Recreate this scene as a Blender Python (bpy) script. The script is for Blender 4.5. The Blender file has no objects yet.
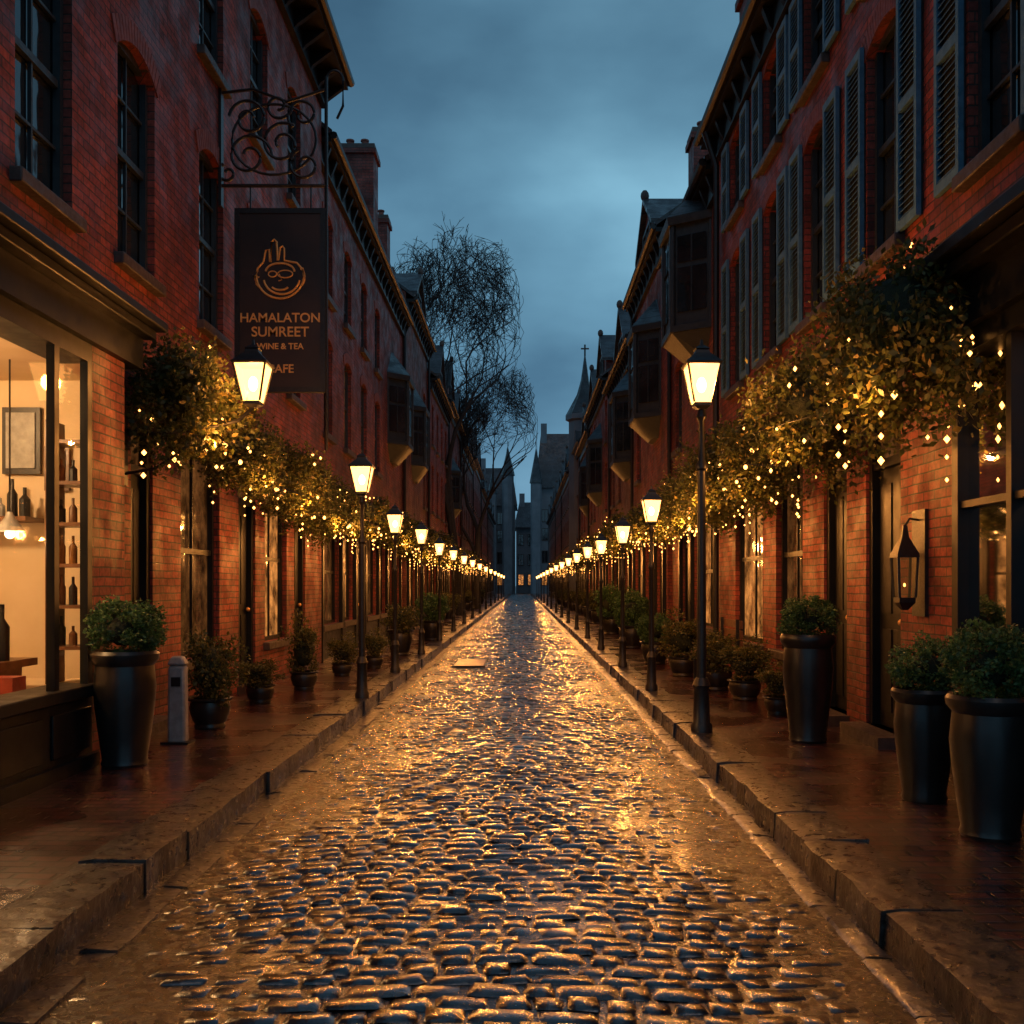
import bpy, math, random
import numpy as np
from mathutils import Vector, Matrix
R=random.Random(7)
scene=bpy.context.scene
scene.view_settings.view_transform='Standard'
scene.view_settings.look='None'
scene.view_settings.exposure=0
COL=scene.collection
SW=0.12   # pavement height
# ------------------------------------------------------------------ materials
def newmat(name):
    m=bpy.data.materials.new(name); m.use_nodes=True
    nt=m.node_tree; nt.nodes.clear()
    out=nt.nodes.new('ShaderNodeOutputMaterial')
    return m,nt,out
def N(nt,t,**kw):
    n=nt.nodes.new(t)
    for k,v in kw.items():
        if k.startswith('_'): setattr(n,k[1:],v)
        else: n.inputs[k.replace('__',' ')].default_value=v
    return n
def L(nt,a,b): nt.links.new(a,b)
def ramp(nt,src,stops):
    r=nt.nodes.new('ShaderNodeValToRGB')
    el=r.color_ramp.elements
    el[0].position=stops[0][0]; el[0].color=(*stops[0][1],1)
    el[1].position=stops[-1][0]; el[1].color=(*stops[-1][1],1)
    for p,c in stops[1:-1]:
        e=el.new(p); e.color=(*c,1)
    L(nt,src,r.inputs[0]); return r.outputs[0]
def g3(v): return (v,v,v)
def noise(nt,vec,scale,detail=4,rough=.55):
    n=N(nt,'ShaderNodeTexNoise',Scale=scale,Detail=detail,Roughness=rough)
    if vec is not None: L(nt,vec,n.inputs['Vector'])
    return n.outputs[0]
def worldpos(nt):
    return nt.nodes.new('ShaderNodeNewGeometry').outputs['Position']
def bump(nt,h,strength,dist,nrm=None):
    b=N(nt,'ShaderNodeBump',Strength=strength,Distance=dist)
    L(nt,h,b.inputs['Height'])
    if nrm is not None: L(nt,nrm,b.inputs['Normal'])
    return b.outputs[0]
def mixc(nt,f,a,b,mode='MIX'):
    m=nt.nodes.new('ShaderNodeMix'); m.data_type='RGBA'; m.blend_type=mode
    for s,i in ((f,0),(a,6),(b,7)):
        if hasattr(s,'links') or hasattr(s,'is_linked'): L(nt,s,m.inputs[i])
        else: m.inputs[i].default_value= s if i==0 else (*s,1)
    return m.outputs[2]

def mat_simple(name,c1,c2,rough=(.4,.6),scale=8,bs=.3,bd=.01,metal=0,bscale=None,spec=.5,coat=0):
    m,nt,out=newmat(name); p=N(nt,'ShaderNodeBsdfPrincipled',Metallic=metal)
    p.inputs['Specular IOR Level'].default_value=spec
    p.inputs['Coat Weight'].default_value=coat; p.inputs['Coat Roughness'].default_value=.14
    pos=worldpos(nt)
    n=noise(nt,pos,scale)
    L(nt,ramp(nt,n,[(.3,c1),(.7,c2)]),p.inputs['Base Color'])
    n2=noise(nt,pos,scale*2.3)
    L(nt,ramp(nt,n2,[(.3,g3(rough[0])),(.7,g3(rough[1]))]),p.inputs['Roughness'])
    if bs: L(nt,bump(nt,noise(nt,pos,bscale or scale*4),bs,bd),p.inputs['Normal'])
    L(nt,p.outputs[0],out.inputs[0]); return m

def mat_brick(name,ca,cb,mortar,horizontal=False,rough=(.5,.8),bw=.215,rh=.075,ms=.007,bd=.008,pud=False):
    m,nt,out=newmat(name); p=N(nt,'ShaderNodeBsdfPrincipled')
    pos=worldpos(nt)
    sep=nt.nodes.new('ShaderNodeSeparateXYZ'); L(nt,pos,sep.inputs[0])
    cmb=nt.nodes.new('ShaderNodeCombineXYZ')
    if horizontal:
        L(nt,sep.outputs[0],cmb.inputs[0]); L(nt,sep.outputs[1],cmb.inputs[1])
    else:
        a=N(nt,'ShaderNodeMath',_operation='ADD'); L(nt,sep.outputs[0],a.inputs[0]); L(nt,sep.outputs[1],a.inputs[1])
        L(nt,a.outputs[0],cmb.inputs[0]); L(nt,sep.outputs[2],cmb.inputs[1])
    wn=N(nt,'ShaderNodeTexNoise',Scale=3.0,Detail=2.0); L(nt,cmb.outputs[0],wn.inputs['Vector'])
    ws=N(nt,'ShaderNodeVectorMath',_operation='MULTIPLY_ADD'); L(nt,wn.outputs['Color'],ws.inputs[0])
    ws.inputs[1].default_value=(.02,.02,0); L(nt,cmb.outputs[0],ws.inputs[2])
    br=N(nt,'ShaderNodeTexBrick',Scale=1.0)
    br.inputs['Color1'].default_value=(*ca,1); br.inputs['Color2'].default_value=(*cb,1); br.inputs['Mortar'].default_value=(*mortar,1)
    br.inputs['Mortar Size'].default_value=ms; br.inputs['Mortar Smooth'].default_value=.3
    br.inputs['Brick Width'].default_value=bw; br.inputs['Row Height'].default_value=rh
    L(nt,ws.outputs[0],br.inputs['Vector'])
    big=noise(nt,pos,.9,6,.65)
    c=mixc(nt,1.0,br.outputs['Color'],ramp(nt,big,[(.34,g3(.38)),(.5,g3(.8)),(.66,g3(1.25))]),'MULTIPLY')
    fine=noise(nt,pos,22,5,.65)
    c=mixc(nt,1.0,c,ramp(nt,fine,[(.3,g3(.5)),(.7,g3(1.25))]),'MULTIPLY')
    L(nt,c,p.inputs['Base Color'])
    rn=noise(nt,pos,1.3 if pud else 3,5)
    L(nt,ramp(nt,rn,[(.4,g3(rough[0])),(.62,g3(rough[1]))]),p.inputs['Roughness'])
    inv=N(nt,'ShaderNodeMath',_operation='SUBTRACT'); inv.inputs[0].default_value=1.0; L(nt,br.outputs['Fac'],inv.inputs[1])
    b1=bump(nt,inv.outputs[0],.9,bd)
    b2=bump(nt,fine,.5,.006,b1)
    b3=bump(nt,noise(nt,pos,5,3),.35,.02,b2) if pud else b2
    L(nt,b3,p.inputs['Normal'])
    if pud:
        p.inputs['Coat Weight'].default_value=.5; p.inputs['Coat Roughness'].default_value=.14
        L(nt,b3,p.inputs['Coat Normal']); p.inputs['Specular IOR Level'].default_value=.8
    L(nt,p.outputs[0],out.inputs[0]); return m

M={}
M['brick']=mat_brick('red_brick',(.38,.070,.044),(.20,.036,.026),(.065,.038,.03),bd=.013)
M['brick2']=mat_brick('red_brick_old',(.33,.066,.045),(.18,.038,.028),(.065,.042,.034),bd=.013)
M['brick3']=mat_brick('brown_brick',(.25,.075,.052),(.15,.05,.038),(.065,.046,.038),bd=.013)
M['pave']=mat_brick('wet_brick_paving',(.12,.028,.018),(.045,.013,.010),(.008,.006,.005),True,(.18,.4),.2,.1,.012,.03,True)
M['vous']=mat_simple('arch_brick',(.15,.038,.028),(.27,.07,.045),(.5,.8),9,.5,.006)
M['black']=mat_simple('black_painted_timber',(.007,.008,.009),(.012,.013,.014),(.34,.48),3,.1,.001,spec=.25)
M['iron']=mat_simple('black_iron',(.008,.008,.009),(.02,.02,.02),(.3,.5),30,.2,.001,0)
M['frame']=mat_simple('dark_blue_sash_paint',(.018,.026,.032),(.035,.045,.052),(.35,.55),10,.2,.002)
M['shutter']=mat_simple('slate_blue_shutter',(.05,.14,.22),(.095,.22,.33),(.45,.65),12,.3,.002)
M['stone']=mat_simple('brownstone_sill',(.04,.030,.027),(.085,.062,.052),(.4,.7),10,.5,.006)
M['kerb']=mat_simple('wet_granite_kerb',(.008,.007,.007),(.042,.033,.029),(.2,.48),8,.9,.018,0,11,.6,.25)
M['slate']=mat_brick('slate_roof',(.045,.055,.065),(.07,.08,.09),(.012,.014,.016),False,(.3,.55),.25,.18,.008,.012)
M['pot']=mat_simple('glazed_black_pot',(.008,.008,.008),(.018,.015,.014),(.28,.42),6,.2,.002)
M['soil']=mat_simple('soil',(.01,.008,.006),(.03,.022,.015),(.8,.9),30,.5,.01)
M['bark']=mat_simple('bark',(.010,.010,.010),(.028,.026,.024),(.7,.9),14,.6,.01)
M['grey']=mat_simple('grey_painted_metal',(.22,.22,.21),(.36,.36,.35),(.35,.55),14,.3,.002)
M['plate']=mat_simple('wet_steel_plate',(.05,.065,.08),(.10,.12,.14),(.25,.4),6,.3,.002,0)
M['plaster']=mat_simple('cream_plaster',(.62,.49,.31),(.70,.57,.40),(.7,.85),2.5,.2,.004)
M['wood']=mat_simple('shelf_wood',(.09,.04,.018),(.18,.085,.04),(.3,.5),9,.2,.002)
M['panel']=mat_simple('brown_panelling',(.16,.085,.045),(.24,.14,.08),(.5,.7),3,.2,.004)
M['gold']=mat_simple('gold_paint',(.75,.36,.10),(.9,.48,.15),(.3,.5),20,.1,.001,.3)
M['signm']=mat_simple('sign_board_black',(.014,.010,.009),(.04,.022,.016),(.35,.55),2,.2,.002)
M['ground']=mat_simple('ground',(.03,.028,.025),(.06,.055,.05),(.3,.6),1,.4,.02)
M['mortar']=mat_simple('wet_road_joint',(.004,.004,.004),(.011,.009,.008),(.12,.4),9,.7,.012,0,35,.6,.3)
M['redbox']=mat_simple('red_lacquer',(.25,.03,.02),(.35,.05,.03),(.3,.5),9)
M['bottle']=mat_simple('amber_glassware',(.12,.05,.015),(.25,.12,.04),(.05,.15),9,0)
M['dist']=mat_simple('haze_tinted_stone',(.12,.135,.155),(.19,.205,.225),(.6,.8),.7,.3,.02)  # distance haze painted into the stone: paler, bluish colour instead of a volume
def mat_glass_dark(name,base,emis=None,es=0):
    m,nt,out=newmat(name); p=N(nt,'ShaderNodeBsdfPrincipled',Roughness=.06)
    pos=worldpos(nt)
    n=noise(nt,pos,1.7,3)
    L(nt,ramp(nt,n,[(.35,tuple(x*.4 for x in base)),(.65,base)]),p.inputs['Base Color'])
    p.inputs['Specular IOR Level'].default_value=.8
    L(nt,bump(nt,noise(nt,pos,2.2,2),.25,.03),p.inputs['Normal'])
    if emis:
        v=noise(nt,pos,3.1,5,.7)
        L(nt,ramp(nt,v,[(.38,tuple(x*.06 for x in emis)),(.55,tuple(x*.5 for x in emis)),(.68,emis)]),p.inputs['Emission Color'])
        p.inputs['Emission Strength'].default_value=es
        m.cycles.emission_sampling='NONE'
    L(nt,p.outputs[0],out.inputs[0]); return m
M['glass']=mat_glass_dark('window_glass',(.02,.026,.032))
M['lit']=mat_glass_dark('lit_window_glass',(.05,.03,.015),(1,.36,.08),.9)
M['dim']=mat_glass_dark('dim_window_glass',(.03,.022,.015),(1,.36,.09),.16)
m,nt,out=newmat('shop_glass'); t=nt.nodes.new('ShaderNodeBsdfTransparent'); gl=N(nt,'ShaderNodeBsdfGlossy',Roughness=.03)
fr=N(nt,'ShaderNodeFresnel',IOR=1.35); mx=nt.nodes.new('ShaderNodeMixShader')
L(nt,fr.outputs[0],mx.inputs[0]); L(nt,t.outputs[0],mx.inputs[1]); L(nt,gl.outputs[0],mx.inputs[2]); L(nt,mx.outputs[0],out.inputs[0]); M['shopglass']=m
m,nt,out=newmat('net_curtain'); t=nt.nodes.new('ShaderNodeBsdfTranslucent'); t.inputs[0].default_value=(.6,.42,.27,1)
d=N(nt,'ShaderNodeBsdfDiffuse'); pos=worldpos(nt); L(nt,ramp(nt,noise(nt,pos,6,5),[(.3,(.2,.15,.1)),(.7,(.42,.32,.22))]),d.inputs[0])
mx=nt.nodes.new('ShaderNodeMixShader'); mx.inputs[0].default_value=.4; L(nt,t.outputs[0],mx.inputs[1]); L(nt,d.outputs[0],mx.inputs[2]); L(nt,mx.outputs[0],out.inputs[0]); M['curtain']=m
def mat_glow(name,col,st):
    m,nt,out=newmat(name); t=nt.nodes.new('ShaderNodeBsdfTransparent'); t.inputs[0].default_value=(.75,.7,.6,1)
    e=N(nt,'ShaderNodeEmission',Strength=st); e.inputs[0].default_value=(*col,1)
    a=nt.nodes.new('ShaderNodeAddShader'); L(nt,t.outputs[0],a.inputs[0]); L(nt,e.outputs[0],a.inputs[1]); L(nt,a.outputs[0],out.inputs[0]); m.cycles.emission_sampling='NONE'; return m
M['lantern']=mat_glow('lantern_glass',(1,.45,.12),3.2)
M['lanterndim']=mat_glow('lantern_glass_dim',(1,.45,.14),.02)
def mat_emit(name,col,st):
    m,nt,out=newmat(name); e=N(nt,'ShaderNodeEmission',Strength=st); e.inputs[0].default_value=(*col,1)
    L(nt,e.outputs[0],out.inputs[0]); m.cycles.emission_sampling='NONE'; return m
M['bulb']=mat_emit('warm_bulb',(1,.40,.085),8)
M['flame']=mat_emit('lamp_mantle',(1,.62,.28),16)
def mat_leaf(name,c1,c2,c3):
    m,nt,out=newmat(name); p=N(nt,'ShaderNodeBsdfPrincipled',Roughness=.5)
    tc=nt.nodes.new('ShaderNodeTexCoord')
    n=noise(nt,tc.outputs['Object'],7,3,.7)
    at=nt.nodes.new('ShaderNodeAttribute'); at.attribute_name='rnd'
    c=ramp(nt,at.outputs['Fac'],[(0,c1),(.6,c2),(1,c3)])
    c=mixc(nt,1.0,c,ramp(nt,n,[(.35,g3(.45)),(.62,g3(1.3))]),'MULTIPLY')
    L(nt,c,p.inputs['Base Color'])
    t=nt.nodes.new('ShaderNodeBsdfTranslucent'); L(nt,c,t.inputs[0])
    mx=nt.nodes.new('ShaderNodeMixShader'); mx.inputs[0].default_value=.4
    L(nt,p.outputs[0],mx.inputs[1]); L(nt,t.outputs[0],mx.inputs[2]); L(nt,mx.outputs[0],out.inputs[0]); return m
M['leaf']=mat_leaf('olive_foliage',(.045,.06,.016),(.10,.115,.03),(.20,.15,.04))
M['leafg']=mat_leaf('boxwood_foliage',(.04,.095,.03),(.07,.155,.05),(.12,.22,.07))
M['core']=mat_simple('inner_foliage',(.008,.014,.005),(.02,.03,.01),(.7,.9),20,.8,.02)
m,nt,out=newmat('wet_cobblestone'); p=N(nt,'ShaderNodeBsdfPrincipled')
pos=worldpos(nt); at=nt.nodes.new('ShaderNodeAttribute'); at.attribute_name='rnd'
c=ramp(nt,at.outputs['Fac'],[(0,(.008,.008,.009)),(.5,(.018,.016,.016)),(.8,(.028,.021,.018)),(1,(.038,.034,.030))])
c=mixc(nt,1.0,c,ramp(nt,noise(nt,pos,30,5,.65),[(.3,g3(.5)),(.7,g3(1.4))]),'MULTIPLY')
L(nt,c,p.inputs['Base Color'])
L(nt,ramp(nt,noise(nt,pos,1.8,6,.65),[(.35,g3(.13)),(.7,g3(.34))]),p.inputs['Roughness'])
b0=bump(nt,noise(nt,pos,5,3,.6),.5,.018); b1=bump(nt,noise(nt,pos,17,4,.65),.75,.011,b0); b2=bump(nt,noise(nt,pos,70,3,.6),.5,.003,b1); L(nt,b2,p.inputs['Normal'])
p.inputs['Specular IOR Level'].default_value=.85
L(nt,ramp(nt,noise(nt,pos,1.1,5,.6),[(.36,g3(.5)),(.6,g3(1.0))]),p.inputs['Coat Weight'])
p.inputs['Coat Roughness'].default_value=.11; p.inputs['Coat IOR'].default_value=1.55
L(nt,bump(nt,noise(nt,pos,24,4,.65),.6,.007,b0),p.inputs['Coat Normal'])
L(nt,p.outputs[0],out.inputs[0]); M['cobble']=m

# ------------------------------------------------------------------ builder
def mkobj(name,me,parent=None):
    o=bpy.data.objects.new(name,me); COL.objects.link(o)
    if parent: o.parent=parent
    return o
class B:
    def __init__(s,name,loc=(0,0,0)):
        s.root=bpy.data.objects.new(name,None); COL.objects.link(s.root); s.root.location=loc; s.root.empty_display_size=.2
        s.p={}
    def _g(s,part,mat):
        k=(part,mat)
        if k not in s.p: s.p[k]=([],[])
        return s.p[k]
    def add(s,part,mat,vs,fs):
        V,F=s._g(part,mat); n=len(V); V.extend(vs); F.extend([tuple(i+n for i in f) for f in fs])
    def box(s,part,mat,x0,x1,y0,y1,z0,z1):
        if x0>x1:x0,x1=x1,x0
        if y0>y1:y0,y1=y1,y0
        if z0>z1:z0,z1=z1,z0
        s.add(part,mat,[(x0,y0,z0),(x1,y0,z0),(x1,y1,z0),(x0,y1,z0),(x0,y0,z1),(x1,y0,z1),(x1,y1,z1),(x0,y1,z1)],
          [(0,3,2,1),(4,5,6,7),(0,1,5,4),(1,2,6,5),(2,3,7,6),(3,0,4,7)])
    def poly(s,part,mat,pts): s.add(part,mat,list(pts),[tuple(range(len(pts)))])
    def loft(s,part,mat,r0,r1,caps=True):
        n=len(r0); fs=[(i,(i+1)%n,n+(i+1)%n,n+i) for i in range(n)]
        if caps: fs+= [tuple(range(n))[::-1],tuple(range(n,2*n))]
        s.add(part,mat,list(r0)+list(r1),fs)
    def tube(s,part,mat,pts,r,n=6,r1=None):
        pts=[Vector(p) for p in pts]; k=len(pts); vs=[];fs=[]
        for i,p in enumerate(pts):
            d=(pts[min(i+1,k-1)]-pts[max(i-1,0)]).normalized()
            u=d.cross(Vector((0,0,1)));
            if u.length<.05: u=d.cross(Vector((1,0,0)))
            u.normalize(); v=d.cross(u)
            rr=r if r1 is None else r+(r1-r)*i/(k-1)
            for j in range(n):
                a=2*math.pi*j/n; q=p+u*math.cos(a)*rr+v*math.sin(a)*rr; vs.append(tuple(q))
        for i in range(k-1):
            for j in range(n): fs.append((i*n+j,i*n+(j+1)%n,(i+1)*n+(j+1)%n,(i+1)*n+j))
        fs+=[tuple(range(n)),tuple(range((k-1)*n,k*n))]
        s.add(part,mat,vs,fs)
    def lathe(s,part,mat,cx,cy,prof,n=20,rot=0):
        vs=[];fs=[];k=len(prof)
        for r,z in prof:
            for j in range(n):
                a=2*math.pi*j/n+rot; vs.append((cx+r*math.cos(a),cy+r*math.sin(a),z))
        for i in range(k-1):
            for j in range(n): fs.append((i*n+j,i*n+(j+1)%n,(i+1)*n+(j+1)%n,(i+1)*n+j))
        fs+=[tuple(range(n))[::-1],tuple(range((k-1)*n,k*n))]
        s.add(part,mat,vs,fs)
    def ball(s,part,mat,c,r,sz=1.0):
        prof=[(max(.0005,r*math.sin(math.pi*i/6)),c[2]-sz*r*math.cos(math.pi*i/6)) for i in range(7)]
        s.lathe(part,mat,c[0],c[1],prof,8)
    def finish(s,bevel=0):
        for (part,mat),(V,F) in s.p.items():
            me=bpy.data.meshes.new(part); me.from_pydata(V,[],F); me.materials.append(M[mat])
            me.shade_smooth(); me.set_sharp_from_angle(angle=math.radians(35))
            o=mkobj(part,me,s.root)
            if bevel and part in bevel:
                md=o.modifiers.new('bev','BEVEL'); md.width=bevel[part]; md.segments=2; md.limit_method='ANGLE'
        return s.root
def plight(name,loc,power,col=(1,.5,.17),rad=.04,parent=None):
    l=bpy.data.lights.new(name,'POINT'); l.energy=power; l.color=col; l.shadow_soft_size=rad
    o=bpy.data.objects.new(name,l); COL.objects.link(o); o.location=loc
    if parent: o.parent=parent
    return o
def PX(px,yb,zg=SW):
    d=(1.5-zg)*1000/(yb-585); return (px-522)/1000*d,d

# ------------------------------------------------------------------ ground, road, pavement
def sheet(name,mat,x0,x1,y0,y1,z):
    me=bpy.data.meshes.new(name); me.from_pydata([(x0,y0,z),(x1,y0,z),(x1,y1,z),(x0,y1,z)],[],[(0,1,2,3)]); me.materials.append(M[mat]); return mkobj(name,me)
sheet('ground','ground',-600,600,-200,1200,-.06)
KL0,KL1=-1.85,-2.2; KR0,KR1=1.5,1.83; CL,CR=-1.64,1.30
YE=160
b=B('cobblestone_road')
b.box('road_joints','mortar',KL0-.02,KR0+.02,-6,YE,-.05,-.012)
b.finish()
road=b.root
rng=np.random.default_rng(3)
y=-5.0; row=0
xs_list=[]
while y<YE:
    d=.085+rng.random()*.04
    x=CL-rng.random()*.04
    first=True
    while x<CR-.03:
        w=.12+rng.random()**1.5*.13
        if first: w*=.5+.5*rng.random()
        first=False
        if x+w>CR-.06: w=CR-x+rng.random()*.03
        xs_list.append((x,y,w,d)); x+=w
    y+=d; row+=1
S=np.array(xs_list); n=len(S)
gap=.004
X0=S[:,0]+gap; X1=S[:,0]+S[:,2]-gap; Y0=S[:,1]+gap; Y1=S[:,1]+S[:,3]-gap
wav=lambda x,y:.018*np.sin(x*2.1+y*.7)+.012*np.sin(x*5.3-y*1.3)
hz=rng.normal(0,.0032,n); tx=rng.normal(0,.03,n); ty=rng.normal(0,.033,n)
und=lambda x,y:-.012*(np.abs((x+.16)/1.4))**2+.006*np.sin(x*3.1+1.7*np.sin(y*.9))*np.sin(y*1.7+x)
prof=np.array([0,.14,.86,1.0])
Vv=np.zeros((n,16,3))
for j in range(4):
    for i in range(4):
        px=X0+(X1-X0)*prof[i]; py=Y0+(Y1-Y0)*prof[j]
        edge=(i in(0,3))+(j in(0,3))
        jit=rng.normal(0,.0045,(n,2))
        xx=px+jit[:,0]; yy=py+jit[:,1]*.8
        if edge==2:
            xx=xx+(.010 if i==0 else -.010); yy=yy+(.007 if j==0 else -.007)
        zz=hz+tx*(px-(X0+X1)/2)+ty*(py-(Y0+Y1)/2)+und(px,py)+rng.normal(0,.0020,n)-(0.013 if edge else 0)
        Vv[:,j*4+i,0]=xx;Vv[:,j*4+i,1]=yy+wav(xx,yy);Vv[:,j*4+i,2]=zz
base=np.array([[j*4+i,j*4+i+1,(j+1)*4+i+1,(j+1)*4+i] for j in range(3) for i in range(3)])
F=(base[None]+np.arange(n)[:,None,None]*16).reshape(-1,4)
me=bpy.data.meshes.new('cobbles'); me.from_pydata(Vv.reshape(-1,3).tolist(),[],F.tolist()); me.materials.append(M['cobble'])
a=me.attributes.new('rnd','FLOAT','POINT'); a.data.foreach_set('value',np.repeat(rng.random(n),16).astype(np.float32))
me.shade_smooth(); mkobj('cobbles',me,road)
def stones(name,part,x0,x1,zt,zb,lmin,lmax,jit,bev):
    b=B(name); y=-5; jn=lambda v:R.uniform(-v,v)
    while y<YE:
        l=lmin+R.random()*(lmax-lmin)
        h=zt+jn(jit*.5); xa,xb=x0+jn(jit),x1+jn(jit)
        m=max(2,int(l/.16)) if y<30 else 1
        tops=[(xa+jn(jit*.7),xb+jn(jit*.5),h+jn(jit*.4),h+jn(jit*.4)) for _ in range(m+1)]
        for k in range(m):
            ya=y+.005+(l-.01)*k/m; yb=y+.005+(l-.01)*(k+1)/m
            A,C=tops[k],tops[k+1]
            b.add(part,'kerb',[(A[0],ya,zb),(A[1],ya,zb),(C[1],yb,zb),(C[0],yb,zb),(A[0]+.012,ya,A[2]-.006),(A[1],ya,A[3]),(C[1],yb,C[3]),(C[0]+.012,yb,C[2]-.006),
               ((A[0]*.75+A[1]*.25),ya,A[2]+.004),((C[0]*.75+C[1]*.25),yb,C[2]+.004)],
               [(4,8,9,7),(8,5,6,9),(3,0,4,7),(1,2,6,5)]+([(0,1,5,8,4)] if k==0 else [])+([(2,3,7,9,6)] if k==m-1 else []))
        y+=l
    b.finish()
stones('kerb','kerb_stones',KL1,KL0,SW+.018,-.05,.4,.9,.014,.02)
stones('kerb','kerb_stones',KR0,KR1,SW+.018,-.05,.4,.9,.014,.02)
stones('gutter','gutter_slabs',KL0+.02,CL-.03,-.006,-.05,.25,.55,.012,.012)
stones('gutter','gutter_slabs',CR+.05,KR0-.02,-.006,-.05,.25,.55,.012,.012)
for nm,x0,x1 in (('pavement',-12,KL1+.05),('pavement',KR1-.05,12)):
    b=B(nm); b.box('brick_paving','pave',x0,x1,-6,YE,-.055,SW); b.finish()

# ------------------------------------------------------------------ facades
def fb(b,part,mat,s,W,o0,o1,y0,y1,z0,z1): b.box(part,mat,s*(W-o0),s*(W-o1),y0,y1,z0,z1)
def fp(s,W,o,y,z): return (s*(W-o),y,z)
def wall(b,s,W,y0,y1,z0,z1,ops,mat,dep=.2):
    ys=sorted({y0,y1}|{v for o in ops for v in o[:2]}); zs=sorted({z0,z1}|{v for o in ops for v in o[2:4]})
    for i in range(len(ys)-1):
        for j in range(len(zs)-1):
            ym=(ys[i]+ys[i+1])/2; zm=(zs[j]+zs[j+1])/2
            if any(o[0]<ym<o[1] and o[2]<zm<o[3] for o in ops): continue
            b.poly('walls',mat,[fp(s,W,0,ys[i],zs[j]),fp(s,W,0,ys[i+1],zs[j]),fp(s,W,0,ys[i+1],zs[j+1]),fp(s,W,0,ys[i],zs[j+1])])
    for o in ops:
        if len(o)>4: continue
        a,c,e,f=o[:4]
        for P,Q in (((a,e),(a,f)),((c,e),(c,f)),((a,e),(c,e)),((a,f),(c,f))):
            b.poly('window_reveals',mat,[fp(s,W,0,*P),fp(s,W,0,*Q),fp(s,W,-dep,*Q),fp(s,W,-dep,*P)])
def arch(b,s,W,a,c,z1,rise,mat,vo=True,dep=.14):
    n=10; w=(c-a); pts=[]
    for i in range(n+1):
        t=i/n; y=a+w*t; z=z1-rise*(2*t-1)**2; pts.append((y,z))
    for i in range(n):
        (ya,za),(yb,zb)=pts[i],pts[i+1]
        b.poly('window_reveals',mat,[fp(s,W,0,ya,za),fp(s,W,0,yb,zb),fp(s,W,0,yb,z1+.0),fp(s,W,0,ya,z1+.0)])
        b.poly('window_reveals',mat,[fp(s,W,0,ya,za),fp(s,W,0,yb,zb),fp(s,W,-dep,yb,zb),fp(s,W,-dep,ya,za)])
    if vo:
        m=15
        for i in range(-1,m+1):
            t0=(i+.08)/m;t1=(i+.92)/m
            def cp(t,h): 
                zz=z1-rise*(2*t-1)**2; nx=(2*t-1)*.45
                return (a+w*t+nx*h, zz+h)
            q=[cp(t0,.0),cp(t1,.0),cp(t1,.2),cp(t0,.2)]
            b.loft('arch_voussoirs','vous',[fp(s,W,.001,*p) for p in q],[fp(s,W,.016,*p) for p in q])
def window(b,s,W,a,c,z0,z1,glass='glass',det=2,fr='frame',shut=False,sill=True,o=-.13):
    f=.055
    b.poly('window_panes',glass,[fp(s,W,o-.01,a,z0),fp(s,W,o-.01,c,z0),fp(s,W,o-.01,c,z1),fp(s,W,o-.01,a,z1)])
    fb(b,'window_frames',fr,s,W,o,o+.06,a,a+f,z0,z1); fb(b,'window_frames',fr,s,W,o,o+.06,c-f,c,z0,z1)
    fb(b,'window_frames',fr,s,W,o,o+.06,a+f,c-f,z0,z0+f); fb(b,'window_frames',fr,s,W,o,o+.06,a+f,c-f,z1-f*1.5,z1)
    zm=(z0+z1)/2; fb(b,'window_frames',fr,s,W,o,o+.045,a+f,c-f,zm-.03,zm+.03)
    if det>=1:
        ym=(a+c)/2; fb(b,'window_frames',fr,s,W,o,o+.03,ym-.012,ym+.012,z0+f,zm-.03); fb(b,'window_frames',fr,s,W,o,o+.03,ym-.012,ym+.012,zm+.03,z1-f*1.5)
    if det>=2:
        for zz in ((z0+zm)/2,(z1+zm)/2): fb(b,'window_frames',fr,s,W,o,o+.028,a+f,(a+c)/2-.012,zz-.012,zz+.012); fb(b,'window_frames',fr,s,W,o,o+.028,(a+c)/2+.012,c-f,zz-.012,zz+.012)
    if sill:
        fb(b,'window_sills','stone',s,W,-.12,.09,a-.08,c+.08,z0-.11,z0-.002)
    if shut:
        for ya,yb in ((a-.46,a-.03),(c+.03,c+.46)):
            st=.05
            fb(b,'shutters','shutter',s,W,.02,.06,ya,ya+st,z0,z1); fb(b,'shutters','shutter',s,W,.02,.06,yb-st,yb,z0,z1)
            for zz in (z0,zm-.04,z1-.08): fb(b,'shutters','shutter',s,W,.02,.06,ya+st,yb-st,zz,zz+.08)
            fb(b,'shutters','frame',s,W,.004,.019,ya+.01,yb-.01,z0+.01,z1-.01)
            step=.055 if det>=2 else .11
            for za,zb in ((z0+.08,zm-.04),(zm+.04,z1-.08)):
                z=za+.012
                while z<zb-.02:
                    b.loft('shutters','shutter',[fp(s,W,.024,ya+st,z+.03),fp(s,W,.024,yb-st,z+.03),fp(s,W,.052,yb-st,z),fp(s,W,.052,ya+st,z)],
                       [fp(s,W,.024,ya+st,z+.038),fp(s,W,.024,yb-st,z+.038),fp(s,W,.052,yb-st,z+.008),fp(s,W,.052,ya+st,z+.008)])
                    z+=step
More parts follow.
